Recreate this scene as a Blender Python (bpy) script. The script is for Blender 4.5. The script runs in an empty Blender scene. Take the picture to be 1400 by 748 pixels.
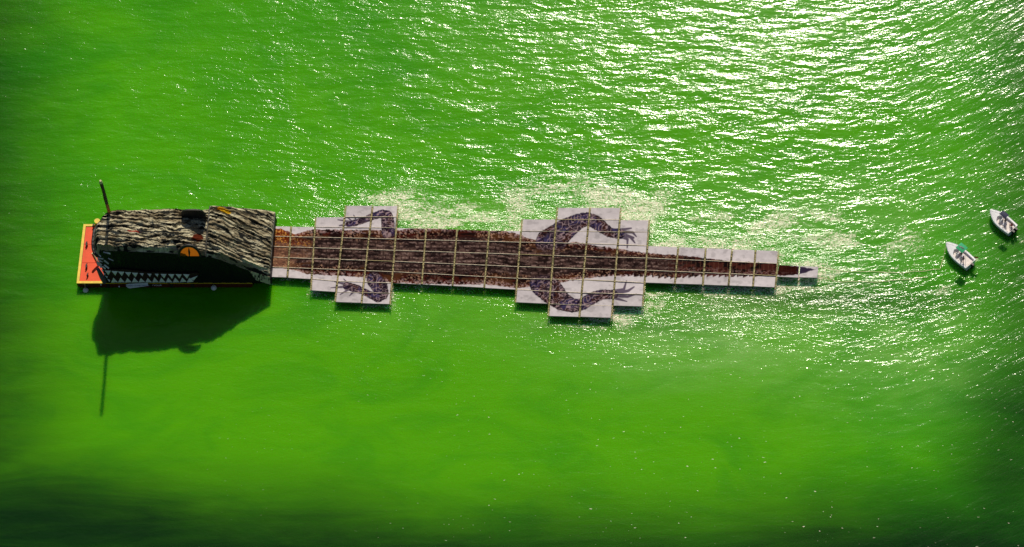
import bpy, bmesh, math, random
import numpy as np
from mathutils import Vector, Matrix
R = math.radians
random.seed(7); rng = np.random.default_rng(7)
scene = bpy.context.scene
COL = scene.collection

# ------------------------------------------------------------------ camera, sky, sun
TILT, FPX, SC = R(32.0), 4500.0, 8.0          # camera tilt off straight down, focal length and metres scale
PPX, PPY = 958.0, 374.0                       # where the optical axis meets the (cropped) picture
DIST = FPX / SC
CAM = np.array([0.0, -DIST * math.sin(TILT), DIST * math.cos(TILT)])
ct, st = math.cos(TILT), math.sin(TILT)
cam = bpy.data.cameras.new("camera"); cam_o = bpy.data.objects.new("camera", cam); COL.objects.link(cam_o)
cam_o.location = CAM; cam_o.rotation_euler = (TILT, 0, 0)
cam.sensor_width = 36.0; cam.lens = FPX / 1400.0 * 36.0
cam.shift_x = -(PPX - 700.0) / 1400.0
cam.clip_start = 1.0; cam.clip_end = 30000.0
scene.camera = cam_o
SUN_EL, SUN_AZ = R(42.0), R(2.2)              # azimuth east of north (+y)
w = bpy.data.worlds.new("World"); scene.world = w; w.use_nodes = True
sky = w.node_tree.nodes.new("ShaderNodeTexSky"); sky.sky_type = 'NISHITA'; sky.sun_disc = False
sky.sun_elevation = SUN_EL; sky.sun_rotation = SUN_AZ
bg = w.node_tree.nodes["Background"]; bg.inputs[1].default_value = 0.05
w.node_tree.links.new(sky.outputs[0], bg.inputs[0])
sl = bpy.data.lights.new("sun", 'SUN'); sl.energy = 5.0; sl.angle = R(0.6); sl.color = (1.0, 0.91, 0.76)
so = bpy.data.objects.new("sun", sl); COL.objects.link(so)
sdir = Vector((math.sin(SUN_AZ) * math.cos(SUN_EL), math.cos(SUN_AZ) * math.cos(SUN_EL), math.sin(SUN_EL)))
so.rotation_euler = sdir.to_track_quat('Z', 'Y').to_euler(); so.location = (0, 0, 80)
scene.view_settings.view_transform = 'Standard'; scene.view_settings.look = 'None'
scene.view_settings.exposure = -0.32; scene.view_settings.gamma = 1.0
scene.view_settings.use_curve_mapping = False

# ------------------------------------------------------------------ survey helpers: photo measurement -> place
def ray(px, py):
    dx, dy, dz = (px - PPX) / FPX, -(py - PPY) / FPX, -1.0
    return np.array([dx, dy * ct - dz * st, dy * st + dz * ct])
def P(px, py, z=0.0):
    d = ray(px, py); s = (z - CAM[2]) / d[2]; return CAM + d * s
def PY(px, py, Y):
    d = ray(px, py); s = (Y - CAM[1]) / d[1]; return CAM + d * s
def W2P(X, Y, Z=0.0):
    x, y, z = X - CAM[0], Y - CAM[1], Z - CAM[2]
    yc = y * ct + z * st; zc = -y * st + z * ct
    return PPX + FPX * x / -zc, PPY - FPX * yc / -zc

def vnoise(x, y, seed=0):
    x = np.asarray(x, float); y = np.asarray(y, float)
    xi = np.floor(x).astype(np.int64); yi = np.floor(y).astype(np.int64)
    fx = x - xi; fy = y - yi; fx = fx * fx * (3 - 2 * fx); fy = fy * fy * (3 - 2 * fy)
    def h(a, b):
        n = (a * 374761393 + b * 668265263 + seed * 974711) & 0x7fffffff
        n = ((n ^ (n >> 13)) * 1274126177) & 0x7fffffff
        n = ((n ^ (n >> 16)) * 1911520717) & 0x7fffffff
        return (n & 0xffff) / 65535.0
    return (h(xi, yi) * (1 - fx) + h(xi + 1, yi) * fx) * (1 - fy) + (h(xi, yi + 1) * (1 - fx) + h(xi + 1, yi + 1) * fx) * fy
def fbm(x, y, seed=0, o=4):
    s = 0; a = .5; t = 0
    for k in range(o):
        s = s + a * vnoise(x * 2 ** k, y * 2 ** k, seed + k * 17); t += a; a *= .5
    return s / t
def sfbm(x, y, seed=0, o=4): return np.clip((fbm(x, y, seed, o) - .5) * 1.8 + .5, 0, 1)
def ss(a, b, x):
    t = np.clip((x - a) / (b - a), 0, 1); return t * t * (3 - 2 * t)
def lin(r, g, b):
    f = lambda c: (c / 255 / 12.92) if c / 255 <= .04045 else ((c / 255 + .055) / 1.055) ** 2.4
    return (f(r), f(g), f(b))

# ------------------------------------------------------------------ object helpers
def tag(o, label=None, cat=None, group=None, kind=None):
    if label: o['label'] = label
    if cat: o['category'] = cat
    if group: o['group'] = group
    if kind: o['kind'] = kind
    return o
def empty(name, loc=(0, 0, 0), rz=0.0):
    o = bpy.data.objects.new(name, None); COL.objects.link(o); o.location = loc; o.rotation_euler = (0, 0, rz); return o
def link(name, me, parent=None):
    o = bpy.data.objects.new(name, me); COL.objects.link(o)
    if parent: o.parent = parent
    return o
def mesh(name, V, F, mats, parent=None, smooth=False, mi=None, cols=None, attrs=None):
    me = bpy.data.meshes.new(name); me.from_pydata([tuple(map(float, v)) for v in V], [], [tuple(map(int, f)) for f in F])
    for m in (mats if isinstance(mats, (list, tuple)) else [mats]): me.materials.append(m)
    if mi is not None: me.polygons.foreach_set('material_index', np.asarray(mi, dtype=np.int32))
    if smooth: me.polygons.foreach_set('use_smooth', [True] * len(me.polygons))
    if cols is not None:
        a = me.color_attributes.new('print', 'FLOAT_COLOR', 'POINT')
        c = np.ones((len(V), 4), dtype=np.float32); c[:, :cols.shape[1]] = cols; a.data.foreach_set('color', c.ravel())
    me.update(); return link(name, me, parent)
class MB:
    def __init__(s): s.v = []; s.f = []
    def add(s, V, F):
        n = len(s.v); s.v += [tuple(map(float, v)) for v in V]; s.f += [tuple(i + n for i in f) for f in F]; return s
    def box(s, x0, x1, y0, y1, z0, z1):
        return s.hexa([(x0, y0), (x1, y0), (x1, y1), (x0, y1)], z0, z1)
    def hexa(s, poly, z0, z1):
        n = len(poly); V = [(p[0], p[1], z0) for p in poly] + [(p[0], p[1], z1) for p in poly]
        F = [tuple(range(n - 1, -1, -1)), tuple(range(n, 2 * n))] + [(i, (i + 1) % n, n + (i + 1) % n, n + i) for i in range(n)]
        return s.add(V, F)
    def tube(s, pts, r, n=8, cap=True):
        pts = [Vector(tuple(map(float, p))) for p in pts]; rr = r if isinstance(r, (list, tuple)) else [r] * len(pts)
        V = []; F = []
        for i, p in enumerate(pts):
            d = (pts[min(i + 1, len(pts) - 1)] - pts[max(i - 1, 0)]).normalized()
            a = d.cross(Vector((0, 0, 1)) if abs(d.z) < .9 else Vector((1, 0, 0))).normalized(); b = d.cross(a)
            for k in range(n):
                t = 2 * math.pi * k / n; V.append(p + (a * math.cos(t) + b * math.sin(t)) * rr[i])
        for i in range(len(pts) - 1):
            for k in range(n):
                F.append((i * n + k, i * n + (k + 1) % n, (i + 1) * n + (k + 1) % n, (i + 1) * n + k))
        if cap: F += [tuple(range(n - 1, -1, -1)), tuple((len(pts) - 1) * n + k for k in range(n))]
        return s.add(V, F)
    def sphere(s, c, r, n=14, m=9, sz=1.0):
        V = [(c[0], c[1], c[2] - r * sz)]; F = []
        for i in range(1, m):
            ph = -math.pi / 2 + math.pi * i / m
            for k in range(n):
                t = 2 * math.pi * k / n
                V.append((c[0] + r * math.cos(ph) * math.cos(t), c[1] + r * math.cos(ph) * math.sin(t), c[2] + r * sz * math.sin(ph)))
        V.append((c[0], c[1], c[2] + r * sz)); L = len(V) - 1
        for k in range(n): F.append((0, 1 + (k + 1) % n, 1 + k)); F.append((L, 1 + (m - 2) * n + k, 1 + (m - 2) * n + (k + 1) % n))
        for i in range(m - 2):
            for k in range(n):
                a = 1 + i * n; b = 1 + (i + 1) * n; F.append((a + k, a + (k + 1) % n, b + (k + 1) % n, b + k))
        return s.add(V, F)
    def build(s, name, mat, parent=None, smooth=False): return mesh(name, s.v, s.f, mat, parent, smooth)

# ------------------------------------------------------------------ materials
def mat(name, color=(.5, .5, .5), rough=.6, metal=0.0, spec=.5, noise=0.0, nscale=3.0, bump=0.0, bscale=8.0, trans=0.0):
    m = bpy.data.materials.new(name); m.use_nodes = True; nt = m.node_tree; N = nt.nodes; L = nt.links
    b = N['Principled BSDF']; b.inputs['Base Color'].default_value = (*color, 1); b.inputs['Roughness'].default_value = rough
    b.inputs['Metallic'].default_value = metal; b.inputs['Specular IOR Level'].default_value = spec
    if noise or bump:
        tc = N.new('ShaderNodeTexCoord')
        if noise:
            n = N.new('ShaderNodeTexNoise'); n.inputs['Scale'].default_value = nscale; n.inputs['Detail'].default_value = 5
            L.new(tc.outputs['Object'], n.inputs['Vector'])
            r = N.new('ShaderNodeMapRange'); r.inputs['From Min'].default_value = .3; r.inputs['From Max'].default_value = .7
            r.inputs['To Min'].default_value = 1 - noise; r.inputs['To Max'].default_value = 1 + noise * .5
            L.new(n.outputs[0], r.inputs['Value'])
            v = N.new('ShaderNodeVectorMath'); v.operation = 'SCALE'; v.inputs[0].default_value = color
            L.new(r.outputs[0], v.inputs['Scale']); L.new(v.outputs[0], b.inputs['Base Color'])
        if bump:
            n = N.new('ShaderNodeTexNoise'); n.inputs['Scale'].default_value = bscale; n.inputs['Detail'].default_value = 4
            L.new(tc.outputs['Object'], n.inputs['Vector'])
            bp = N.new('ShaderNodeBump'); bp.inputs['Strength'].default_value = 1; bp.inputs['Distance'].default_value = bump
            L.new(n.outputs[0], bp.inputs['Height']); L.new(bp.outputs[0], b.inputs['Normal'])
    if trans:
        t = N.new('ShaderNodeBsdfTranslucent'); t.inputs[0].default_value = (*color, 1)
        mx = N.new('ShaderNodeMixShader'); mx.inputs[0].default_value = trans
        L.new(b.outputs[0], mx.inputs[1]); L.new(t.outputs[0], mx.inputs[2]); L.new(mx.outputs[0], N['Material Output'].inputs[0])
    return m
def print_mat(name, rough, spec, nz=.25, bump=.03, bscale=3.0, nscale=2.0):
    m = mat(name, (1, 1, 1), rough, spec=spec, bump=bump, bscale=bscale); nt = m.node_tree; N = nt.nodes; L = nt.links
    a = N.new('ShaderNodeVertexColor'); a.layer_name = 'print'
    tc = N.new('ShaderNodeTexCoord'); n = N.new('ShaderNodeTexNoise'); n.inputs['Scale'].default_value = nscale; n.inputs['Detail'].default_value = 6
    L.new(tc.outputs['Object'], n.inputs['Vector'])
    r = N.new('ShaderNodeMapRange'); r.inputs['From Min'].default_value = .3; r.inputs['From Max'].default_value = .7
    r.inputs['To Min'].default_value = 1 - nz; r.inputs['To Max'].default_value = 1 + nz * .4
    v = N.new('ShaderNodeVectorMath'); v.operation = 'SCALE'
    L.new(n.outputs[0], r.inputs['Value']); L.new(a.outputs[0], v.inputs[0]); L.new(r.outputs[0], v.inputs['Scale'])
    L.new(v.outputs[0], N['Principled BSDF'].inputs['Base Color']); return m
M = dict(
    panel=print_mat('printed_panel', .85, .03, .10, .02, 1.2, 1.5),
    panel_edge=mat('panel_edge', (.30, .29, .27), .6, noise=.3),
    canvas=print_mat('camouflage_canvas', .85, .1, .25, .05, 3.0, 3.0),
    black=mat('black_tarpaulin', (.006, .007, .009), .55, spec=.25, bump=.05, bscale=.8, noise=.3, nscale=1),
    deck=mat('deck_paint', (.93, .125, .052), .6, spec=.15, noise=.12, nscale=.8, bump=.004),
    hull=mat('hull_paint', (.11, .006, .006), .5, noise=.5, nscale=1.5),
    yellow=mat('yellow_paint', (.90, .62, .03), .5, noise=.2, nscale=2),
    white=mat('white_paint', (.82, .82, .80), .45, noise=.06),
    tooth=mat('white_canvas', (.96, .96, .93), .7, noise=.04, nscale=3),
    mouth=mat('mouth_cloth', (.03, .004, .006), .8, noise=.4),
    iris=mat('orange_canvas', (.66, .20, .010), .7, noise=.35, nscale=1.2, trans=.6),
    rim=mat('black_rim', (.008, .008, .008), .6),
    rope=mat('rope', (.50, .42, .20), .8, noise=.4, nscale=6),
    seam=mat('seam_batten', (.78, .68, .50), .75, noise=.45, nscale=3),
    floatm=mat('float_net', (.05, .085, .02), .8, noise=.6, nscale=4),
    wood=mat('pole_wood', (.42, .16, .03), .7, noise=.4, nscale=3),
    tar=mat('pole_tar', (.02, .017, .012), .7),
    tip=mat('pole_tip', (.8, .72, .4), .6),
    iron=mat('iron', (.02, .012, .01), .6),
    rust=mat('rust_plate', (.10, .05, .04), .7, noise=.4),
    banner=mat('banner_cloth', (.90, .90, .98), .7, noise=.08),
    ink=mat('banner_ink', (.22, .20, .45), .8),
    boat=mat('boat_gelcoat', (.93, .94, .97), .25, noise=.04),
    boat_in=mat('boat_liner', (.80, .72, .70), .5, noise=.15, nscale=3),
    boat_pad=mat('boat_cushion', (.55, .57, .70), .7, noise=.2),
    stripe=mat('boat_stripe', (.10, .14, .30), .4),
    green=mat('green_canvas', (.03, .50, .22), .7, noise=.15, nscale=3, trans=.2),
    navy=mat('navy_canvas', (.012, .016, .07), .7, noise=.3, nscale=3),
    motor=mat('outboard_black', (.012, .012, .014), .35),
    chrome=mat('rail_metal', (.75, .75, .75), .4),
    glass=mat('windscreen', (.03, .04, .05), .1),
    red=mat('red_cloth', (.7, .06, .02), .7), orange=mat('orange_cloth', (.8, .33, .04), .7),
    skin=mat('skin', (.42, .22, .14), .6), hair=mat('hair', (.02, .012, .008), .7),
    shirt_dark=mat('dark_shirt', (.03, .03, .05), .8), shirt_white=mat('pale_shirt', (.65, .62, .6), .8), shorts=mat('shorts', (.04, .05, .10), .8),
    shirt_red=mat('red_shirt', (.45, .06, .05), .8),
)

# ------------------------------------------------------------------ raft lattice (photo survey of the seams)
SEAM = [((373, 309), (367, 379)), ((398, 310.6), (393, 380)), ((430.6, 310.6), (426, 381)), ((469, 315), (461, 386.6)), ((505.5, 316), (497.5, 385.5)),
        ((541.8, 313), (535.8, 386.6)), ((582.5, 314), (576.6, 389.5)), ((625, 314), (618.6, 391)), ((669, 314), (662, 393)), ((712.5, 316), (706, 394)),
        ((762, 284), (749.5, 431.5)), ((806, 292), (793, 424)), ((849, 284), (836, 436)), ((888, 300), (879, 417)), ((927.4, 337), (922.7, 388)),
        ((965, 338.8), (960.8, 389.5)), ((1001, 340.6), (996, 391.3)), ((1033, 342.5), (1029.5, 392.3)), ((1064.8, 343), (1060, 393))]
ROW = {-2: [(440, 281.5), (546, 281), (762, 284), (888, 284.5)], -1: [(400, 297), (541, 296.5), (716, 300), (888, 301)],
       0: [(370, 309), (430, 310.5), (541, 311.5), (625, 313.5), (712, 316), (888, 317.5)],
       1: [(370, 323), (541, 327), (712, 331.3), (800, 333), (885, 336), (1062, 343)],
       2: [(370, 337), (541, 342.5), (712, 347.9), (800, 351), (885, 353), (1062, 360.5)],
       3: [(370, 351.6), (541, 357.5), (712, 364.8), (800, 367.4), (885, 369.7), (1062, 377)],
       4: [(370, 365), (541, 371.8), (712, 381.0), (800, 382.8), (885, 386.7), (1062, 393)],
       5: [(370, 378.5), (426, 381.5), (461, 384.6), (536, 387), (618, 391), (706, 396), (750, 398.5), (800, 400.5), (880, 402.5)],
       6: [(426, 397), (461, 399.5), (536, 401), (704, 413.5), (750, 415.5), (800, 417.5), (880, 419)],
       7: [(461, 413), (536, 416), (749, 432), (793, 433.3), (836, 435)]}
def rowy(j, x): xs, ys = zip(*ROW[j]); return float(np.interp(x, xs, ys))
def corner(i, j):
    (x0, y0), (x1, y1) = SEAM[i]; y = 350.0
    for _ in range(4):
        x = x0 + (x1 - x0) * (y - y0) / (y1 - y0); y = rowy(j, x)
    return x, y
SPAN = {0: (0, 5), 1: (0, 5), 2: (-1, 6), 3: (-2, 7), 4: (-2, 7), 5: (0, 5), 6: (0, 5), 7: (0, 5), 8: (0, 5), 9: (-1, 6), 10: (-2, 7), 11: (-2, 7),
        12: (-1, 6), 13: (1, 4), 14: (1, 4), 15: (1, 4), 16: (1, 4), 17: (1, 4)}
QUADS = []
for c, (r0, r1) in SPAN.items():
    for r in range(r0, r1): QUADS.append([corner(c, r), corner(c + 1, r), corner(c + 1, r + 1), corner(c, r + 1)])
QUADS.append([(1064.5, 362.6), (1093, 363.4), (1092, 379.6), (1061.5, 378.5)])
QUADS.append([(1093, 363.4), (1119.7, 364.4), (1118.2, 380.4), (1092, 379.6)])

# the printed crocodile, in survey coordinates
UP = [(365, 313), (385, 312.5), (398, 318), (403, 320.5), (415, 316), (430, 313.5), (470, 314), (541, 315), (560, 312.5), (600, 310), (650, 311), (669, 312.5), (690, 316), (712, 321), (726, 327), (745, 331), (790, 331), (806, 334.5), (848, 340.5), (885, 346), (927, 349), (965, 352.5), (1001, 358), (1033, 358.6), (1062, 361), (1092, 364.5), (1108, 366.5), (1115, 368)]
LO = [(365, 365), (385, 366.5), (405, 370), (418, 374.5), (440, 376), (470, 377.5), (500, 380), (520, 385), (541, 387), (576, 388.5), (618, 389.5), (662, 389), (706, 394), (720, 393), (745, 391), (770, 386), (785, 383.5), (800, 380.5), (836, 377), (885, 376.5), (922, 378.5), (965, 375.5), (1001, 376.5), (1033, 377.5), (1062, 377), (1085, 376.5), (1100, 373.5), (1115, 368.5)]
def chain(pts, n=9):
    out = []
    for a, b in zip(pts[:-1], pts[1:]):
        for k in range(n):
            t = k / n; out.append([a[q] + (b[q] - a[q]) * t for q in range(3)])
    out.append(list(pts[-1])); return np.array(out)
LIMBS = [
    [(531, 318, 9.5), (530.5, 305, 9), (529, 296, 8.5), (523, 292, 6), (512, 295, 5), (500, 300, 4.2), (486, 304.5, 4.5), (476, 306.5, 3.8)],
    [(512, 383, 11), (519, 392, 11), (522, 401, 9.5), (517, 407, 6.5), (507, 403.5, 5), (497, 398.5, 4.5), (487, 394.5, 5.5), (474, 391, 5.5)],
    [(752, 332, 20), (762, 323, 17), (775, 312, 14), (790, 303, 11), (803, 299, 9), (815, 304, 9.5), (825, 312, 8), (834, 318, 6.8), (848, 320, 6.8)],
    [(742, 388, 18), (754, 399, 17), (767, 411, 13), (782, 418, 9.5), (797, 416, 8), (809, 408, 8.5), (822, 402.5, 7), (840, 402.5, 6.2)]]
TOES = [[(478, 303, 1.6), (462, 300.5, .7)], [(478, 307, 1.8), (464, 308.5, .8)], [(480, 308, 1.8), (473, 311.5, .8)], [(488, 303, 1.5), (483.5, 294, .6)], [(482, 303, 1.4), (475, 297, .6)],
        [(474, 389, 2), (457.5, 385.3, .7)], [(474, 392, 2), (452.5, 393.5, .7)], [(476, 396, 1.8), (465, 403, .6)], [(484, 398, 1.8), (478, 404.5, .6)], [(476, 388, 1.6), (470, 381.5, .6)],
        [(846, 315, 2.4), (863, 312, 1.0)], [(848, 317, 2.2), (865, 318, 1.7), (870, 323.5, .8)], [(848, 320, 2.6), (862, 324, 2), (868, 332, .9)], [(848, 323, 2.2), (858, 327, 1.7), (857.5, 338.5, .8)], [(848, 319, 2.6), (866, 325, 1.5)],
        [(840, 398, 2.2), (853, 395.5, 1.8), (856.5, 384, .7)], [(842, 401, 2.6), (859, 397.5, 2), (867, 392, .8)], [(842, 404, 2.6), (858, 405.5, 1.8), (870, 402, .8)], [(842, 408, 2), (857, 412, .7)]]
LIMB_A = [chain(l) for l in LIMBS]; TOE_A = [chain(t, 18) for t in TOES]
def limbdist(X, Y, arrs):
    best = np.full(X.shape, 99.0); along = np.zeros(X.shape)
    for a in arrs:
        for k, (cx, cy, r) in enumerate(a):
            d = np.hypot(X - cx, (Y - cy) * 1.0) - r; m = d < best
            best = np.where(m, d, best); along = np.where(m, k, along)
    return best, along
def mix(a, b, t): return a + (b - a) * t[..., None]
def croc(X, Y):
    fbm = sfbm
    up = np.interp(X, *zip(*UP)) + (fbm(X * .3, Y * 0, 3) - .5) * 1.5
    lo = np.interp(X, *zip(*LO)) + (fbm(X * .3, Y * 0, 4) - .5) * 1.5
    saw = np.where(X > 800, (1 - np.abs(((X - 800) / 8.3) % 1.0)) * 3.6 * ss(800, 900, X) * (1 - ss(1000, 1060, X)), 0)
    lo = lo + saw - .3
    body = ss(-.35, .35, Y - up) * ss(-.35, .35, lo - Y) * (X < 1115.5)
    hw = (lo - up) / 2 + 1e-3; t = (Y - (up + lo) / 2) / hw
    white = np.array(lin(214, 206, 211)) * np.ones(X.shape + (3,)) * (1 - .09 * fbm(X * .06, Y * .15, 8))[..., None]
    # back: rows of scutes
    n1 = fbm(X * .13, Y * .30, 11, 3); n2 = fbm(X * .5, Y * .7, 12, 2); n3 = fbm(X * .045, Y * .12, 13, 3)
    brown = np.array(lin(70, 50, 48)); dark = np.array(lin(17, 7, 8)); red = np.array(lin(66, 22, 14)); och = np.array(lin(84, 50, 28)); pale = np.array(lin(160, 124, 104))
    base = mix(brown * np.ones(X.shape + (3,)), np.array(lin(98, 76, 70)), ss(.5, .9, n1))
    rowh = 5.2; ry = (Y - (up + lo) / 2 + 100 * rowh + .7 * np.sin(X * .05)) / rowh; ri = np.floor(ry); rf = ry - ri
    cw = 11.0; cx = (X + 3.7 * (ri % 2) + 1.5 * vnoise(ri * 3.1, X * .05, 5)) / cw; cf = cx - np.floor(cx)
    line = np.maximum(1 - ss(.0, .22, rf), ss(.84, 1, rf)); vl = np.maximum(1 - ss(0, .13, cf), ss(.9, 1, cf))
    base = mix(base, dark, np.clip(line * .8 * ss(.25, .6, vnoise(X * .12, ri, 9)) + .2 * line, 0, 1)); base = mix(base, dark, vl * .85)
    hl = ss(.3, .45, rf) * (1 - ss(.5, .7, rf)) * ss(.45, .8, n2); base = mix(base, np.array(lin(160, 135, 128)), hl * .7)
    base = mix(base, dark, (1 - ss(.2, .55, n1)) * .75)
    # flanks
    at = np.abs(t); fl = ss(.50, .72, at + (n1 - .5) * .35)
    fc = mix(red * np.ones(X.shape + (3,)), dark, ss(.35, .6, n1) * .9); fc = mix(fc, och, ss(.68, .85, n3 + .35 * np.exp(-((X - 705) / 30) ** 2)) * .7)
    spots = ss(.62, .72, vnoise(X * .6, Y * .75, 21)) * ss(.25, .5, vnoise(X * .05, Y * .05, 22)); fc = mix(fc, pale, spots * .85)
    edge = ss(.8, .95, at) * ss(.5, .7, n2); fc = mix(fc, np.array(lin(180, 150, 150)), edge * .8)
    col = mix(base, fc, fl)
    # tail
    tl = ss(880, 960, X); tc_ = mix(np.array(lin(70, 32, 26)) * np.ones(X.shape + (3,)), dark, ss(.4, .65, n1)); tc_ = mix(tc_, np.array(lin(140, 110, 108)), ss(.5, .75, n2) * .6 * ss(-.2, .5, t))
    tv = ss(.86, 1, ((X - 3) / 6.2) % 1); tc_ = mix(tc_, np.array(lin(130, 92, 70)), tv * .55)
    col = mix(col, tc_, tl); col = mix(col, np.array(lin(50, 12, 8)), ss(1062, 1066, X) * .7); col = mix(col, np.array(lin(55, 50, 80)), ss(1088, 1094, X) * .7)
    # neck (left end): sandy, orange spotted
    nk = 1 - ss(385, 425, X + 30 * (n3 - .5)); nc = mix(np.array(lin(128, 88, 70)) * np.ones(X.shape + (3,)), np.array(lin(175, 130, 100)), ss(.45, .7, n1) * ss(0, .6, t + .4))
    nc = mix(nc, np.array(lin(120, 45, 12)), ss(.2, .55, -t)); nc = mix(nc, np.array(lin(215, 150, 70)), ss(.6, .72, vnoise(X * .6, Y * .8, 31)) * ss(.0, .5, -t + .1))
    nc = mix(nc, dark, ss(.6, .8, n2) * .5); col = mix(col, nc, nk * .9)
    out = mix(white, col, body)
    # limbs
    ld, al = limbdist(X, Y, LIMB_A); ld = ld + (n2 - .5) * .9
    td, _ = limbdist(X, Y, TOE_A)
    pur = np.array(lin(68, 54, 66)); dk = np.array(lin(26, 14, 28)); bl = np.array(lin(60, 58, 104)); rb = np.array(lin(72, 42, 36)); pk = np.array(lin(176, 150, 156))
    lc = mix(pur * np.ones(X.shape + (3,)), rb, ss(.45, .6, fbm(X * .08, Y * .08, 41))); lc = mix(lc, bl, ss(.5, .64, fbm(X * .07, Y * .07, 42)) * .65)
    w1 = np.abs(vnoise(X * .30 + Y * .12, Y * .45, 43) - .5) * 2; lc = mix(lc, dk, (1 - ss(.12, .42, w1)) * .95)
    w2 = np.abs(vnoise(X * .24, Y * .42 + X * .1, 44) - .5) * 2; lc = mix(lc, pk, (1 - ss(.06, .24, w2)) * .75)
    lc = mix(lc, dk, ss(-2.2, -.3, ld) * .6)
    zone = np.where((Y > up + 3) & (Y < lo - 4), ss(0, 14, np.minimum(Y - up, lo - Y) - 3), 0)
    lm = (1 - ss(-.5, .5, ld)) * (1 - zone)
    # the mismatched print of the front upper leg: a straight cut
    lm = np.where((X < 521) & (X > 495) & (Y > 302.5) & (Y < 315), np.where(Y > 305 - (X - 505) * .35 + 1.5, 0, lm), lm)
    out = mix(out, lc, lm)
    out = mix(out, np.array(lin(74, 60, 84)) * np.ones(X.shape + (3,)), (1 - ss(-.4, .5, td)) * (1 - lm) * .92)
    return out

raft = empty('crocodile_raft', tuple(P(700, 350, 0)))
tag(raft, 'long crocodile picture raft of square printed panels with four legs floating behind the black head', 'raft')
RL = np.array(raft.location)
ZT = 1.05
def gp(q, u, v):
    (a, b, c, d) = [np.array(p) for p in q]
    return (a * (1 - u) * (1 - v) + b * u * (1 - v) + c * u * v + d * (1 - u) * v)
NU, NV = 66, 26
for qi, q in enumerate(QUADS):
    gx = 1.4 / max(10, q[1][0] - q[0][0]); gy = .28 / 15.0
    if q[0][0] > 1060: gx = .03
    us = np.linspace(gx, 1 - gx, NU); vs = np.linspace(gy, 1 - gy, NV)
    U, W_ = np.meshgrid(us, vs); a, b, c, d = [np.array(p) + rng.uniform(-.22, .22, 2) for p in q]
    X = a[0] * (1 - U) * (1 - W_) + b[0] * U * (1 - W_) + c[0] * U * W_ + d[0] * (1 - U) * W_
    Y = a[1] * (1 - U) * (1 - W_) + b[1] * U * (1 - W_) + c[1] * U * W_ + d[1] * (1 - U) * W_
    cols = (croc(X, Y) * rng.uniform(.88, 1.03) * (1 - .22 * ss(.6, .95, sfbm(X * .12 + qi * 7, Y * .2, 301)))[..., None]).reshape(-1, 3)
    tz = rng.uniform(-.035, .035); tilt = rng.uniform(-.07, .07, 2)
    sag = -.03 * np.sin(np.pi * np.clip((U - gx) / (1 - 2 * gx), 0, 1)) * np.sin(np.pi * np.clip((W_ - gy) / (1 - 2 * gy), 0, 1))
    Z = ZT + tz + tilt[0] * (U - .5) + tilt[1] * (W_ - .5) + sag
    # place on the water plane
    dx, dy = (X - PPX) / FPX, -(Y - PPY) / FPX
    D = np.stack([dx, dy * ct + st, dy * st - ct], -1); S = (ZT - CAM[2]) / D[..., 2]
    Wp = CAM + D * S[..., None]; Wp[..., 2] = Z; Wp -= RL
    V = Wp.reshape(-1, 3); F = []
    for r in range(NV - 1):
        for k in range(NU - 1):
            i0 = r * NU + k; F.append((i0, i0 + NU, i0 + NU + 1, i0 + 1))
    nf = len(F)
    ring = [k for k in range(NU)] + [r * NU + NU - 1 for r in range(1, NV)] + [(NV - 1) * NU + k for k in range(NU - 2, -1, -1)] + [r * NU for r in range(NV - 2, 0, -1)]
    low = V[ring].copy(); low[:, 2] = ZT - .22; n0 = len(V); V = np.vstack([V, low]); cols = np.vstack([cols, cols[ring]])
    for k in range(len(ring)):
        k2 = (k + 1) % len(ring); F.append((ring[k], ring[k2], n0 + k2, n0 + k))
    mesh('printed_panel', V, F, [M['panel'], M['panel_edge']], raft, mi=[0] * nf + [1] * (len(F) - nf), cols=cols)

# lashed float tubes in the wide cross seams, pale battens along the rows
def wl(px, py, z): return P(px, py, z) - RL
for i in range(19):
    js = [j for j in range(-2, 8) if any(c in SPAN and SPAN[c][0] <= j <= SPAN[c][1] for c in (i - 1, i))]
    j0, j1 = min(js), max(js); pts = []; a = corner(i, j0); b = corner(i, j1); n = int((j1 - j0) * 8)
    for k in range(n + 1):
        y = a[1] + (b[1] - a[1]) * k / n; x = a[0] + (b[0] - a[0]) * k / n
        pts.append(wl(x + rng.uniform(-.12, .12), y, .5))
    pts = [p for p, kk in zip(pts, range(n + 1)) if i not in (0, 18) and max(SPAN[i - 1][0], SPAN[i][0]) + .15 <= j0 + kk / 8 <= min(SPAN[i - 1][1], SPAN[i][1]) - .15]
    if len(pts) > 2: MB().tube(pts, .4, 8).build('float_tube', M['floatm'], raft)
    mb = MB(); k = 0.0
    while k < 1:      # short ropes lacing the panels together across the seam
        y = a[1] + (b[1] - a[1]) * k; x = a[0] + (b[0] - a[0]) * k; s = rng.choice([-1, 1])
        h = rng.uniform(.6, 1.3); dy = rng.uniform(-.9, .9)
        mb.tube([wl(x - h * s, y, ZT + .08), wl(x, y + dy * .5, ZT + .14), wl(x + h * s, y + dy, ZT + .08)], .055, 5)
        if rng.random() < .45: mb.tube([wl(x + rng.uniform(-.6, .6), y, ZT + .1), wl(x + rng.uniform(-.6, .6), y + rng.uniform(1, 3), ZT + .12)], .09, 5)
        k += rng.uniform(.7, 1.6) / max(10, b[1] - a[1])
    o = mb.build('seam_lacing', M['rope'], raft); o['kind'] = 'stuff'
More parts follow.
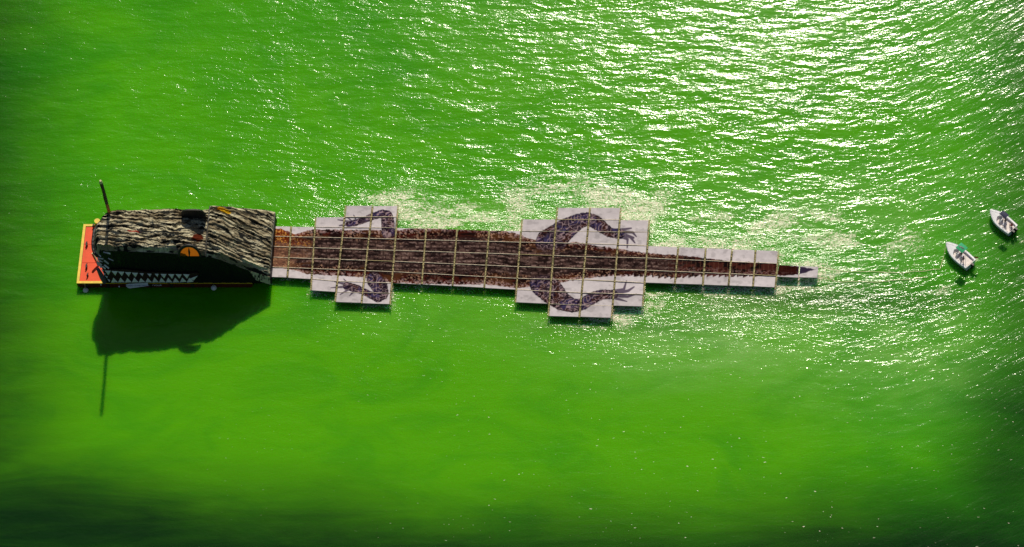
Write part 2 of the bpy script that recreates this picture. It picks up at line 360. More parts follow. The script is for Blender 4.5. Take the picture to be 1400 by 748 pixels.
for j in range(-2, 8):
    for c in range(18):
        r0, r1 = SPAN[c]
        if not (r0 < j < r1): continue
        a = corner(c, j); b = corner(c + 1, j); n = 7; up_ = []; off = .0
        pts = [wl(a[0] + (b[0] - a[0]) * (k / n * .95 + .025), a[1] + (b[1] - a[1]) * k / n + rng.uniform(-.1, .1), ZT + .05) for k in range(n + 1)]
        MB().tube(pts, .065 if j not in (0, 6) else .04, 5).build('seam_batten', M['seam'] if rng.random() < .9 else M['rope'], raft)

# ------------------------------------------------------------------ barge
ZD = 1.25
YS = P(260, 387.6, ZD)[1]; YN = P(115, 307, ZD)[1]
XL = (P(104, 389, ZD)[0] + P(115, 307, ZD)[0]) / 2; XR = P(345, 388, ZD)[0]
barge = empty('work_barge', (0, (YS + YN) / 2, 0)); BL = np.array(barge.location)
tag(barge, 'flat red barge with orange deck and yellow rim carrying the crocodile head', 'barge')
ys, yn = YS - BL[1], YN - BL[1]
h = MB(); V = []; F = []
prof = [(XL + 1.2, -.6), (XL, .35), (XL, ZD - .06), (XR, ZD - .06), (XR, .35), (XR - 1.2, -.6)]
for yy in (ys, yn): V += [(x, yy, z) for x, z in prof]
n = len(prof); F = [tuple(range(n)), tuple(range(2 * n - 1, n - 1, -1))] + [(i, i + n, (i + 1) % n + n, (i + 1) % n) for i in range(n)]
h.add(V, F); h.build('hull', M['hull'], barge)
# deck plates
xs = [XL + .45, XL + .45 + (XR - XL - .9) * .33, XL + .45 + (XR - XL - .9) * .66, XR - .45]
yc = [ys + .45, ys + .45 + (yn - ys - .9) * .335, ys + .45 + (yn - ys - .9) * .675, yn - .45]
for a in range(3):
    for b in range(3):
        MB().box(xs[a] + .02, xs[a + 1] - .02, yc[b] + .035, yc[b + 1] - .035, ZD - .05, ZD + .01 + .008 * a).build('deck_plate', M['deck'], barge)
for bx_ in ((XL, XR, ys - .02, ys + .42), (XL, XR, yn - .42, yn + .02), (XL - .02, XL + .42, ys + .425, yn - .425), (XR - .42, XR + .02, ys + .425, yn - .425)):
    MB().box(*bx_, ZD - .05, ZD + .11).build('deck_rim', M['yellow'], barge)
for px, py in ((118.5, 334), (119, 336), (118.5, 366.5), (118.5, 364), (120, 377), (128, 309.5)):
    q = P(px, py, ZD) - BL
    m = MB(); m.tube([(q[0], q[1], ZD), (q[0], q[1], ZD + .5)], [.16, .12], 8); m.tube([(q[0] - .1, q[1] - .3, ZD + .42), (q[0] + .1, q[1] + .3, ZD + .42)], .1, 6)
    m.build('mooring_cleat', M['iron'], barge)
q = P(133.5, 304.5, ZD) - BL
MB().tube([(q[0], q[1], ZD), (q[0], q[1], ZD + .55), (q[0], q[1], ZD + .6)], [.42, .42, .5], 12).build('bollard', M['yellow'], barge)
for px in (104.8, 113):   # rim end caps
    pass
m = MB()
for k in range(7):
    x = XL + 1.4 + k * 3.6; m.box(x, x + .5, ys - .12, ys - .015, .05, ZD - .12)
m.build('rubbing_strake', M['iron'], barge)
for nm, px in (('first', 117.2), ('second', 292.3)):
    c = P(px, 397 if nm == 'first' else 393.2, .75); c[1] = YS - .62; c = PY(px, 397 if nm == 'first' else 393.5, YS - .60)
    f = empty('buoy', (c[0], c[1], c[2]))
    tag(f, 'white ball buoy hanging by the open corner of the orange deck' if nm == 'first' else 'white ball buoy hanging on the barge side in the shade below the orange eye', 'buoy', 'white buoys along the barge side')
    MB().sphere((0, 0, 0), .48, 18, 12).build('ball', M['white'], f, True)
    MB().tube([(0, 0, .46), (0, .1, .62), (0, .45, ZD - c[2] + .1)], .045, 6).build('rope', M['rope'], f)

# ------------------------------------------------------------------ crocodile head
SE = [(138, 343.3), (160, 343.6), (180, 344.3), (205, 345.3), (230, 346.3), (258, 350), (285, 352.5), (300, 356), (320, 363.5), (340, 370.5), (355, 375), (369, 379.5)]
sx = []; sz = []
for px, py in SE:
    q = PY(px, py, YS); sx.append(q[0]); sz.append(q[2])
def zs(x): return np.interp(x, sx, sz)
NE = [(147, 289.5, 0), (165, 288, 0), (200, 287.5, 0), (250, 287, 0), (284, 287, 0)]
NE2 = [(285, 283), (295, 282.5), (312, 284), (330, 285.5), (350, 286.5), (369, 288)]
def solve_n(px, py):
    z = 8.0
    for _ in range(6):
        q = P(px, py, z); z = float(zs(q[0]))
    return q
nx = []; ny = []
for px, py, _ in NE: q = solve_n(px, py); nx.append(q[0]); ny.append(q[1])
nx2 = []; ny2 = []
for px, py in NE2: q = solve_n(px, py); nx2.append(q[0]); ny2.append(q[1])
XM = P(285, 320, float(zs(PY(285, 352.5, YS)[0])))[0]; XE = sx[-1]
# nose outline (left border of the canvas) as x over v (0 south, 1 north)
NO = [(133, 344), (128.5, 341), (127, 335), (127, 327), (129, 312), (132.5, 305), (137, 299), (147, 289.5)]
nol = [P(px, py, float(sz[0]) - .3) for px, py in NO]
nv = [(q[1] - YS) / (nol[-1][1] - YS) for q in nol]; nxs = [q[0] for q in nol]
head = empty('crocodile_head_sculpture', (0, YS + 5, ZD)); HL = np.array(head.location)
tag(head, 'tall black crocodile head with camouflage canvas back, orange eye and white teeth', 'float sculpture')
def canvas(x_fn, x1, nyf, nu, nvv, seed, slope, lift):
    u = np.linspace(0, 1, nu); v = np.linspace(0, 1, nvv); V_, U_ = np.meshgrid(v, u)
    XLf = x_fn(V_); X = XLf + (x1 - XLf) * U_; Yn = nyf(X)
    Yv = YS + (Yn - YS) * V_
    Z = zs(X) + 4 * V_ * (1 - V_) * .55 + lift * (1 - U_) * .45
    edge = np.minimum(np.minimum(V_, 1 - V_) * 14, np.minimum(U_ * 30 + .15, (1 - U_) * 40 + .3)); edge = np.clip(edge, 0.1, 1)
    s = Yv + slope * (X - X.min()) + 3.2 * (fbm(X * .13, Yv * .28, seed) - .5)
    f1 = s / .82; fi = np.floor(f1); ff = f1 - fi
    folds = ((1 - ff) ** 1.5) * (.35 + .6 * vnoise(X * .22 + fi * 5.3, fi * 1.7, seed + 2)) 
    rid = 1 - np.abs(2 * fbm(X * .45, s * 1.3, seed + 3) - 1) * 1.6
    cr = 1 - np.abs(2 * fbm(X * 1.4, Yv * 1.9, seed + 4) - 1)
    crp = fbm(X * 3.2, Yv * 3.4, seed + 7, 3); xr = 1 - np.abs(2 * fbm(X * 1.1 + Yv * .2, Yv * .25, seed + 31, 3) - 1) ** .7
    Z = Z + edge * (.42 * folds * (.5 + vnoise(X * .5, Yv * .6, seed + 21)) + .35 * rid + .2 * cr + .13 * crp + .28 * xr)
    if seed == 50: Z = Z - 1.7 * (1 - ss(0, .07, U_)) ** 2
    Yv = Yv + edge * .25 * (fbm(X * .9, Yv * .9, seed + 5) - .5) + (V_ > .999) * .5 * (fbm(X * .8, X * 0, seed + 9) - .5)
    # colour of the cloth itself: khaki sheets, black gaps of netting
    k = np.array(lin(206, 198, 168)); k2 = np.array(lin(142, 130, 104)); g = np.array((.012, .013, .012))
    C = mix(k * np.ones(X.shape + (3,)), k2, ss(.25, .75, sfbm(X * .6, Yv * 1.3, seed + 6)))
    gap = sfbm(X * .5, s * 2.7, seed + 8, 3); lowf = np.exp(-(ff / .15) ** 2)
    C = mix(C, g, np.clip(ss(.53, .68, gap - .25 + lowf * .5 * ss(.2, .5, vnoise(X * .25, fi * 2.3, seed + 12))), 0, 1))
    net = sfbm(X * .8, Yv * 3.2, seed + 13, 3); C = mix(C, g, ss(.72, .82, net))
    sml = fbm(X * 3.5, Yv * 5, seed + 14, 2); C = mix(C, g * 3, ss(.72, .8, sml) * .5); C = mix(C, g, ss(.86, .95, xr) * .55 * ss(.4, .6, fbm(X * .5, Yv * .5, seed + 33)))
    return X, Yv, Z, C
def grid(name, X, Y, Z, C, material, flip=False):
    nu, nvv = X.shape; V = np.stack([X - HL[0], Y - HL[1], Z - HL[2]], -1).reshape(-1, 3); F = []
    for i in range(nu - 1):
        for j in range(nvv - 1):
            a = i * nvv + j; F.append((a, a + nvv, a + nvv + 1, a + 1))
    return mesh(name, V, F, material, head, cols=C.reshape(-1, 3))
X1, Y1, Z1, C1 = canvas(lambda v: np.interp(v, nv, nxs), XM + .1, lambda x: np.interp(x, nx, ny), 240, 120, 50, .05, 0)
def dab(X, Y, C, px, py, z, rx, ry, col, seed):
    q = P(px, py, z); d = ((X - q[0]) / rx) ** 2 + ((Y - q[1]) / ry) ** 2 + (fbm(X * 2, Y * 2, seed) - .5) * 1.2
    return mix(C, np.array(lin(*col)), (1 - ss(.6, 1.0, d)))
C1 = dab(X1, Y1, C1, 186, 321, 11.5, 1.3, .2, (150, 45, 32), 3); C1 = dab(X1, Y1, C1, 271, 328.5, 10, 1.1, .9, (88, 32, 12), 4)
o1 = grid('canvas_sheet', X1, Y1, Z1, C1, M['canvas'])
X2, Y2, Z2, C2 = canvas(lambda v: XM - .1 + 0 * v, XE, lambda x: np.interp(x, nx2, ny2), 150, 130, 150, .10, .6)
C2 = dab(X2, Y2, C2, 308, 297.5, 7.5, 1.2, .5, (205, 160, 20), 5)
o2 = grid('canvas_sheet', X2, Y2, Z2, C2, M['canvas'])
o2['label'] = 'raised rear canvas sheet sloping down to the raft'
# curtain walls hanging from the canvas edges
def wall(name, top, zb, out, nrow=14, inset=0.0, mtl='black'):
    T = np.array(top); n = len(T); V = []; F = []
    for r in range(nrow + 1):
        t = r / nrow
        for i in range(n):
            p = T[i].copy(); p[2] = p[2] * (1 - t) + min(zb, p[2] - .1) * t
            wv = .22 * (fbm(np.array(i * .13), np.array(t * 3.0), 77) - .5) * min(1, t * 5)
            p[0] += out[0] * wv - inset * t * out[0]; p[1] += out[1] * wv - inset * t * out[1]; V.append(p - HL)
    for r in range(nrow):
        for i in range(n - 1):
            a = r * n + i; F.append((a, a + 1, a + n + 1, a + n))
    return mesh(name, V, F, M[mtl], head)
def edge(X, Y, Z, sel): return np.stack([X[sel], Y[sel], Z[sel] - .03], -1)
southtop = np.vstack([edge(X1, Y1, Z1, np.s_[:, 0]), edge(X2, Y2, Z2, np.s_[:, 0])]); southtop[:, 1] = YS + .04
wall('side_wall', southtop, ZD + .02, (0, -1))
wall('side_wall', np.vstack([edge(X1, Y1, Z1, np.s_[:, -1]), edge(X2, Y2, Z2, np.s_[:, -1])]), ZD + .02, (0, 1))
fw = edge(X1, Y1, Z1, np.s_[0, :]); wall('front_wall', fw, ZD + .02, (-1, 0), inset=.8)
rw = edge(X2, Y2, Z2, np.s_[-1, :]); wall('rear_wall', rw, .45, (1, 0))
# frilled flap of canvas at the low rear corner of the south side
m_v = []; m_f = []; fx = np.linspace(PY(342, 380, YS)[0], XE + .05, 40); cc = []
for r in range(9):
    for i, x in enumerate(fx):
        z0 = float(zs(x)) + .15; wdt = 1.6 * ss(0, .35, np.array(i / 39.)) ; t = r / 8
        m_v.append(np.array([x, YS - .1 - t * .5 * float(wdt), z0 + .15 - t * .7 * float(wdt) + .06 * math.sin(i * 1.9 + r)]) - HL)
        cc.append(np.array(lin(200, 192, 158)) if fbm(np.array(i * .5), np.array(r * .35), 91) < .56 else np.array((.012, .013, .012)))
for r in range(8):
    for i in range(39): a = r * 40 + i; m_f.append((a, a + 40, a + 41, a + 1))
mesh('corner_flap', m_v, m_f, M['canvas'], head, cols=np.array(cc))
# nose folds: strips of loose canvas hanging over the front corner
for k in range(14):
    px = rng.uniform(131, 152); py = rng.uniform(342, 366) if px < 145 else rng.uniform(345, 356)
    q = PY(px, py, YS - .1) - HL; L_ = rng.uniform(.3, 1.1); a = rng.uniform(-.9, .3); wd = rng.uniform(.08, .25)
    dx, dz = math.cos(a), math.sin(a); m = MB()
    m.add([(q[0], q[1] - .05, q[2]), (q[0] + dx * L_, q[1] - .25, q[2] + dz * L_), (q[0] + dx * L_ - dz * wd, q[1] - .1, q[2] + dz * L_ + dx * wd), (q[0] - dz * wd * 1.2, q[1] + .15, q[2] + dx * wd)], [(0, 1, 2, 3)])
    m.build('canvas_strip', M['tooth'] if k % 4 == 0 else M['shirt_white'], head)
# black seam cord between the two sheets and the black rim of the nose
MB().tube([p - HL + np.array([.05, 0, .14]) for p in edge(X2, Y2, Z2, np.s_[0, ::6])], .14, 6).build('seam_cord', M['rim'], head)
MB().tube([p - HL + np.array([-.15, 0, .0]) for p in fw[::5]], .26, 7).build('nose_rim', M['rim'], head)
MB().tube([p - HL + np.array([.05, 0, .05]) for p in rw[::5]], .1, 6).build('rear_rim', M['rim'], head)
# eyes
def eye(cx, y, z0, rx, rz, front_mat, parent, square=False, s=-1):
    n = 22; pts = []
    for i in range(n + 1):
        a = math.pi * i / n; c_, s_ = math.cos(a), math.sin(a)
        if square: c_ = math.copysign(abs(c_) ** .55, c_); s_ = abs(s_) ** .45
        pts.append((cx + rx * c_, z0 + rz * s_))
    pts = [(cx + rx, z0 - 1.2)] + pts + [(cx - rx, z0 - 1.2)]; m = len(pts)
    V = [(p[0], y - .12, p[1]) for p in pts] + [(p[0], y + .12, p[1]) for p in pts]
    F = [tuple(range(m)), tuple(range(2 * m - 1, m - 1, -1))] + [(i, i + m, (i + 1) % m + m, (i + 1) % m) for i in range(m)]
    return mesh('eye_board', V, F, front_mat, parent)
q = PY(259.3, 350.2, YS - .15); ez = q[2] - HL[2]; ex = q[0] - HL[0]; ey = YS - .15 - HL[1]
# the lit eye: a thin translucent orange cloth in a black hoop, nothing opaque behind it
def disc(cx, y, z0, rx, rz, name, mt, parent, thick=.03, n=26, y1=None):
    pts = [(cx + rx * math.cos(math.pi * i / n), z0 + rz * math.sin(math.pi * i / n)) for i in range(n + 1)]; m = len(pts)
    V = [(p[0], y - thick, p[1]) for p in pts] + [(p[0], y + thick, p[1]) for p in pts]
    F = [tuple(range(m)), tuple(range(2 * m - 1, m - 1, -1))] + [(i, i + m, (i + 1) % m + m, (i + 1) % m) for i in range(m)]
    return mesh(name, V, F, mt, parent)
ib = link('eye', bpy.data.meshes.new('eye'), head)
n = 26; V = []; F = []
for i in range(n + 1):
    a = math.pi * i / n
    for (rx, rz, yy) in ((1.98, 3.7, -.12), (1.62, 3.1, -.12), (1.62, 3.1, .12), (1.98, 3.7, .12)):
        V.append((ex + rx * math.cos(a), ey + yy + .40 * rz * .60 * math.sin(a), ez + rz * .60 * math.sin(a)))
for i in range(n):
    for k in range(4): F.append((i * 4 + k, i * 4 + (k + 1) % 4, (i + 1) * 4 + (k + 1) % 4, (i + 1) * 4 + k))
ib.data.from_pydata(V, [], F); ib.data.materials.append(M['rim'])
v = [(ex + 1.64 * math.cos(math.pi * i / 26), ey + .40 * 1.88 * math.sin(math.pi * i / 26), ez + 1.88 * math.sin(math.pi * i / 26)) for i in range(27)]
mesh('iris', v, [tuple(range(27))], M['iris'], ib)
v = [(ex + .02, ey - .06, ez), (ex + .2, ey + .26, ez + .8), (ex + .02, ey + .68, ez + 1.85), (ex - .17, ey + .3, ez + .95), (ex - .12, ey - .06, ez)]
mesh('pupil', v, [tuple(range(5))], M['rim'], ib)
q = P(266.5, 299, float(zs(PY(258, 350, YS)[0])) + .8) - HL
nb = eye(q[0] - .1, q[1], q[2] - .3, 2.05, 3.1, M['rim'], head, square=True); nb.name = 'far_eye'
# mouth and teeth on the south side wall
ym = YS - .28
mp = [(141, 368.5), (150, 369), (170, 368.5), (200, 372), (230, 373), (255, 374), (270, 373), (272, 375), (262, 384), (250, 386.5), (200, 387), (158, 387.2), (151, 386)]
V = []; n = len(mp)
for yy in (ym, ym + .16):
    for p in mp: q = PY(p[0], p[1], ym); V.append((q[0] - HL[0], yy - HL[1], q[2] - HL[2]))
mesh('mouth', V, [tuple(range(n)), tuple(range(2 * n - 1, n - 1, -1))] + [(i, (i + 1) % n, (i + 1) % n + n, i + n) for i in range(n)], M['mouth'], head)
def tooth(a, b, tip):
    A, B, T = [PY(p[0], p[1], ym) - HL for p in (a, b, tip)]
    y = ym - HL[1]; c = (A + B + T) / 3
    V = [(A[0], y - .02, A[2]), (B[0], y - .02, B[2]), (T[0], y - .14, T[2]), (c[0], y - .30, c[2] + .05)]
    mesh('tooth', V, [(0, 1, 3), (1, 2, 3), (2, 0, 3), (0, 2, 1)], M['tooth'], head)
for i, x in enumerate((147.5, 157, 166, 175.3, 184.7, 194, 204.5, 214.5, 223.8, 234.5, 244.5, 255)):
    y0 = np.interp(x, [147, 200, 230, 260], [370, 374.2, 374.8, 375.2]); hw = 4.0 if i not in (5, 6, 7) else 2.6; hh = 5.2 if i not in (5, 6, 7) else 3.4
    tooth((x - hw - .6, y0 - .3), (x + hw, y0), (x + .8, y0 + hh + rng.uniform(-.3, .4)))
for i, x in enumerate((156.5, 166, 175.5, 184.8, 194, 203.2, 212.5, 221.8, 231.2, 240.7, 250.5, 260)):
    tooth((x - 4.6, 386.2), (x + 4.8, 386.0 - .1 * (i > 9) * 8), (x - 1.2, 378.8 + rng.uniform(-.4, .4)))
tooth((258, 381.5), (265, 383.5), (270.5, 376))
# front edge teeth: a toothed white strip turning the corner of the jaw
fj = [(135.5, 362.5), (138.5, 367), (141, 372), (144, 376), (147, 380.5), (150.5, 385.5)]
for (a, b) in zip(fj[:-1], fj[1:]):
    tooth((a[0] - .4, a[1] + .4), (b[0] - .4, b[1]), ((a[0] + b[0]) / 2 + 1.9, (a[1] + b[1]) / 2 - .8))
q0 = PY(134, 368, ym - .3) - HL; q1 = PY(143, 386, ym - .3) - HL
MB().tube([q0, (q0 + q1) / 2 + np.array([.1, -.1, -.2]), q1], [.30, .45, .35], 7).build('jaw_flap', mat('grey_tarpaulin', (.10, .09, .12), .7), head)
# loose orange and white plank beside the nose
pl = empty('boarding_plank', tuple(P(129, 360, ZD + .4)), 0)
tag(pl, 'narrow pale plank leaning against the crocodile nose on the orange deck', 'plank')
a = P(126.5, 346, ZD + 2.2) - np.array(pl.location); b = P(134, 361, ZD + .3) - np.array(pl.location)
MB().tube([a, b], .22, 4).build('board', M['tip'], pl); MB().tube([a + np.array([0, -.25, -.1]), b + np.array([0, -.25, 0])], .12, 4).build('rail', M['deck'], pl)
# banner and small letters on the barge side
ban = empty('banner', (PY(187, 390.5, YS - .35)))
BN = np.array(ban.location)
tag(ban, 'white cloth banner with violet lettering hung on the barge side below the teeth', 'banner')
bp_ = [(172.2, 388.9), (178, 388.0), (202, 386.9), (203, 390.8), (190, 392.6), (178, 394.2), (175.5, 393.8), (172.3, 391.5)]
V = []
for yy in (-.02, .02):
    for p in bp_: q = PY(p[0], p[1], YS - .35) - BN; V.append((q[0], yy, q[2]))
n = len(bp_)
mesh('cloth', V, [tuple(range(n)), tuple(range(2 * n - 1, n - 1, -1))] + [(i, (i + 1) % n, (i + 1) % n + n, i + n) for i in range(n)], M['banner'], ban)
def text(body, px, py, size, Y, mt, parent, base, name, rot=0):
    c = bpy.data.curves.new(name, 'FONT'); c.body = body; c.size = size; c.extrude = .01; c.align_x = 'CENTER'; c.align_y = 'CENTER'
    o = bpy.data.objects.new('tmp', c); COL.objects.link(o); dg = bpy.context.evaluated_depsgraph_get()
    me = bpy.data.meshes.new_from_object(o.evaluated_get(dg)); bpy.data.objects.remove(o); me.materials.clear(); me.materials.append(mt)
    q = PY(px, py, Y) - base; t = link(name, me, parent); t.location = q; t.rotation_euler = (math.pi / 2, rot, 0); return t
text('CARMO CE MEU PAULO', 187.7, 390.6, .62, YS - .39, M['ink'], ban, BN, 'lettering', R(-2.5)).scale = (.58, 1, 1)
t = text('FS  I VOUR', 211.5, 390.3, .6, YS - .06, M['banner'], barge, BL, 'hull_lettering', R(-2)); t.scale = (.85, 1, 1)
for px, py in ((138, 389.3), (163, 391.8)):
    q = PY(px, py, YS - .1) - BL; MB().sphere(q, .14, 8, 6).build('hull_fitting', M['banner'], barge)
# warped tyre stack at corner
# pole
zb = float(zs(P(149, 292, 11)[0])) - 1.0; b = P(149.5, 291.5, zb + 1); tp = P(137.3, 247, 26.5)
b[2] = zb; zt = zb + 1 + (290.5 - 247) / 4.26
pole = empty('wooden_pole', (b[0], b[1], ZD)); 
tag(pole, 'thin leaning wooden pole at the far front corner of the crocodile head', 'pole')
b0 = np.array([b[0], b[1], ZD]); bt = np.array([b[0], b[1], zb]); dd = tp - bt; bt0 = bt - dd * .08
y3 = lambda f: bt0 - b0 + (tp - bt0) * f
MB().tube([y3(0), y3(.42)], [.30, .27], 10).build('lower_shaft', M['wood'], pole)
MB().tube([y3(.42), y3(.55), y3(.7) + np.array([.05, 0, 0]), y3(.95)], [.27, .30, .27, .28], 10).build('tarred_shaft', M['tar'], pole)
MB().tube([y3(.95), y3(1.0)], [.31, .18], 10).build('pale_tip', M['tip'], pole)

# ------------------------------------------------------------------ motor boats, with crews
def skin_mesh(name, chains, mt, parent, sub=1):
    vs = []; es = []; rs = []
    idx = {}
    for ch in chains:
        prev = None
        for (p, r) in ch:
            k = tuple(round(c, 4) for c in p)
            if k not in idx: idx[k] = len(vs); vs.append(p); rs.append(r)
            if prev is not None: es.append((prev, idx[k]))
            prev = idx[k]
    me = bpy.data.meshes.new(name); me.from_pydata(vs, es, []); o = bpy.data.objects.new(name, me); COL.objects.link(o)
    md = o.modifiers.new('s', 'SKIN'); o.modifiers.new('u', 'SUBSURF').levels = sub
    for i, r in enumerate(rs): me.skin_vertices[0].data[i].radius = (r, r)
    me.skin_vertices[0].data[0].use_root = True
    dg = bpy.context.evaluated_depsgraph_get(); m2 = bpy.data.meshes.new_from_object(o.evaluated_get(dg)); bpy.data.objects.remove(o)
    m2.materials.clear(); m2.materials.append(mt); m2.name = name
    for p in m2.polygons: p.use_smooth = True
    return link(name, m2, parent)
def person(loc, rz, pose, shirt, label):
    """pose: 'stand' or 'sit' (seat height .45)."""
    o = empty('person', loc, rz); tag(o, label, 'person')
    ph = .92 if pose == 'stand' else .52
    if pose == 'stand': legs = [[((0, 0, ph), .13), ((0, s * .09, ph - .06), .085), ((.03, s * .11, .48), .06), ((0, s * .11, .08), .042), ((.14, s * .12, .04), .035)] for s in (1, -1)]
    else: legs = [[((0, 0, ph), .13), ((.05, s * .09, ph - .01), .085), ((.42, s * .12, ph), .062), ((.44, s * .12, .08), .042), ((.57, s * .13, .04), .035)] for s in (1, -1)]
    tor = [((0, 0, ph), .13), ((.0, 0, ph + .25), .12), ((0, 0, ph + .44), .13), ((.01, 0, ph + .55), .055), ((.03, 0, ph + .66), .085), ((.02, 0, ph + .75), .09)]
    arms = []; hands = []
    for s in (1, -1):
        el = (.10, s * .26, ph + .24); wr = (.36, s * .16, ph + .26)
        arms.append([((0, 0, ph + .44), .13), ((0, s * .18, ph + .46), .058), (el, .044), (wr, .03), ((.42, s * .15, ph + .25), .034)])
        for k, (dy, ln) in enumerate(((-.03, .07), (-.01, .085), (.01, .08), (.03, .065))):
            hands.append([((.42, s * .15, ph + .25), .034), ((.46, s * .15 + dy, ph + .25), .010), ((.46 + ln * .6, s * .15 + dy * 1.2, ph + .235), .009), ((.46 + ln, s * .15 + dy * 1.2, ph + .21), .008)])
        hands.append([((.42, s * .15, ph + .25), .034), ((.44, s * .15 - s * .05, ph + .25), .011), ((.48, s * .15 - s * .06, ph + .24), .009)])
    skin_mesh('body', [tor] + legs + arms + hands, M['skin'], o)
    skin_mesh('shirt', [[((0, 0, ph + .02), .15), ((0, 0, ph + .25), .145), ((0, 0, ph + .47), .135)], [((0, 0, ph + .47), .135), ((0, .19, ph + .465), .078), ((.06, .235, ph + .34), .068)], [((0, 0, ph + .47), .135), ((0, -.19, ph + .465), .078), ((.06, -.235, ph + .34), .068)]], shirt, o)
    kn = [[(p, r + .022) for p, r in l[:3]] for l in legs]
    skin_mesh('trousers', kn, M['shorts'], o)
    MB().sphere((.005, 0, ph + .785), .105, 12, 8).build('hair', M['hair'], o, True)
    f = MB(); f.sphere((.115, .035, ph + .72), .014, 8, 5); f.sphere((.115, -.035, ph + .72), .014, 8, 5); f.build('eyes', M['hair'], o)
    MB().sphere((.125, 0, ph + .69), .02, 8, 5).build('nose', M['skin'], o); MB().sphere((.105, 0, ph + .645), .022, 8, 4, .4).build('mouth', M['red'], o)
    return o
def boat(bow, stern, W, cfg):
    bw = P(*bow, .6); sn = P(*stern, .5); d = bw - sn; L = math.hypot(d[0], d[1]); rz = math.atan2(d[1], d[0])
    o = empty('motorboat', (sn[0], sn[1], 0), rz); tag(o, cfg['label'], 'boat', 'small white motorboats by the tail')
    ns = 22; st_ = np.linspace(0, 1, ns)
    hwf = lambda t: W / 2 * (1 - max(0, (t - .38) / .62) ** 2.3) * (.92 + .08 * min(1, t / .3))
    zf = lambda t: 1.15 + .45 * t ** 2.2
    V = []; F = []
    secs = 9
    for t in st_:
        x = L * t; b = max(.02, hwf(t)); zt_ = zf(t); xk = x - (.0 if t < .6 else .35 * ((t - .6) / .4) ** 2 * L * .12)
        pr = [(x, b, zt_), (xk, b * .93, .5), (xk, b * .80, .02 + .25 * t ** 3), (xk, b * .4, -.18 + .3 * t ** 4), (xk, 0, -.28 + .55 * t ** 5)]
        pr = pr + [(p[0], -p[1], p[2]) for p in pr[-2::-1]]; V += pr
    for i in range(ns - 1):
        for k in range(secs - 1): a = i * secs + k; F.append((a, a + 1, a + secs + 1, a + secs))
    F.append(tuple(range(secs))); mesh('hull', V, F, M['boat'], o, smooth=False)
    # deck with an open cockpit
    V = []; F = []
    def cock(t): return 0 if t < .015 or t > .66 else max(0, hwf(t) - .30) * min(1, (.66 - t) / .12) ** .5
    for t in st_:
        x = L * t; b = max(.02, hwf(t)); c_ = cock(t); z = zf(t); zi = z - (.34 if c_ > .02 else -.05)
        V += [(x, b, z), (x, max(c_, 0) + .02 if c_ > 0 else b * .5, z + .03), (x, c_ * .98, zi), (x, 0, zi), (x, -c_ * .98, zi), (x, -(max(c_, 0) + .02) if c_ > 0 else -b * .5, z + .03), (x, -b, z)]
    for i in range(ns - 1):
        for k in range(6): a = i * 7 + k; F.append((a, a + 7, a + 8, a + 1))
    F.append((6, 5, 4, 3, 2, 1, 0)); mi = []
    for f in F: mi.append(1 if len(f) == 4 and (f[0] % 7) in (2, 3) and (f[0] // 7) / ns < .62 else 0)
    mesh('deck', V, F, [M['boat'], M['boat_in']], o, mi=mi)
    for s in (1, -1):
        MB().tube([(L * t, s * (hwf(t) + .02), zf(t) - .04) for t in np.linspace(0.01, .97, 16)], .045, 6).build('rubbing_strake', M['boat_pad'], o)
        m = MB(); m.tube([(L * t, s * (hwf(t) - .08), zf(t) + .3) for t in np.linspace(.62, .95, 8)], .015, 6)
        for t in (.62, .73, .84, .95): m.tube([(L * t, s * (hwf(t) - .08), zf(t)), (L * t, s * (hwf(t) - .08), zf(t) + .3)], .018, 5)
        m.build('bow_rail', M['chrome'], o)
    MB().box(L * .83, L * .88, -.2, .2, 1.33, 1.42).build('anchor_locker', M['boat_pad'], o)
    if cfg['n'] == 2: MB().box(L * .70, L * .83, -.42, .42, 1.26, 1.38).build('deck_hatch', M['boat_pad'], o)
    m = MB(); m.box(L * .47, L * .53, -.35, .35, .5, 1.4); m.box(L * .475, L * .50, -.3, .3, 1.4, 1.47); m.build('console', M['boat'], o)
    MB().add([(L * .555, -.44, 1.3), (L * .555, .44, 1.3), (L * .525, .38, 1.7), (L * .525, -.38, 1.7), (L * .56, -.44, 1.3), (L * .56, .44, 1.3), (L * .53, .38, 1.7), (L * .53, -.38, 1.7)], [(0, 1, 2, 3), (7, 6, 5, 4), (0, 4, 5, 1), (1, 5, 6, 2), (2, 6, 7, 3), (3, 7, 4, 0)]).build('windscreen', M['glass'], o)
    MB().tube([(L * .45, .14 * math.cos(a), 1.3 + .14 * math.sin(a)) for a in np.linspace(0, 6.28, 13)], .018, 5).build('steering_wheel', M['motor'], o)
    m = MB(); m.box(L * .33, L * .39, -.42, .42, .5, .95); m.box(L * .325, L * .335, -.42, .42, .95, 1.25); m.build('seat', M['boat_pad'], o)
    MB().box(L * .05, L * .12, -.75, .75, .5, .88).build('stern_bench', M['boat_in'], o)
    # canopy
    c = P(cfg['can'][0], cfg['can'][1], 4.0) - sn; lx = c[0] * math.cos(-rz) - c[1] * math.sin(-rz); ly = c[0] * math.sin(-rz) + c[1] * math.cos(-rz)
    cl, cw = cfg['cs']; V = []; F = []; n = 7
    for i in range(n):
        for k in range(n):
            u, v = i / (n - 1) - .5, k / (n - 1) - .5; V.append((lx + cl * u, ly + cw * v, 4.08 - .35 * v * v - .2 * u * u))
    for i in range(n - 1):
        for k in range(n - 1): a = i * n + k; F.append((a, a + n, a + n + 1, a + 1))
    V += [(x, y, z - .05) for x, y, z in V]; nn = n * n; F += [tuple(j + nn for j in reversed(f)) for f in F]
    rg = [k for k in range(n)] + [i * n + n - 1 for i in range(1, n)] + [(n - 1) * n + k for k in range(n - 2, -1, -1)] + [i * n for i in range(n - 2, 0, -1)]
    F += [(rg[k], rg[(k + 1) % len(rg)], rg[(k + 1) % len(rg)] + nn, rg[k] + nn) for k in range(len(rg))]
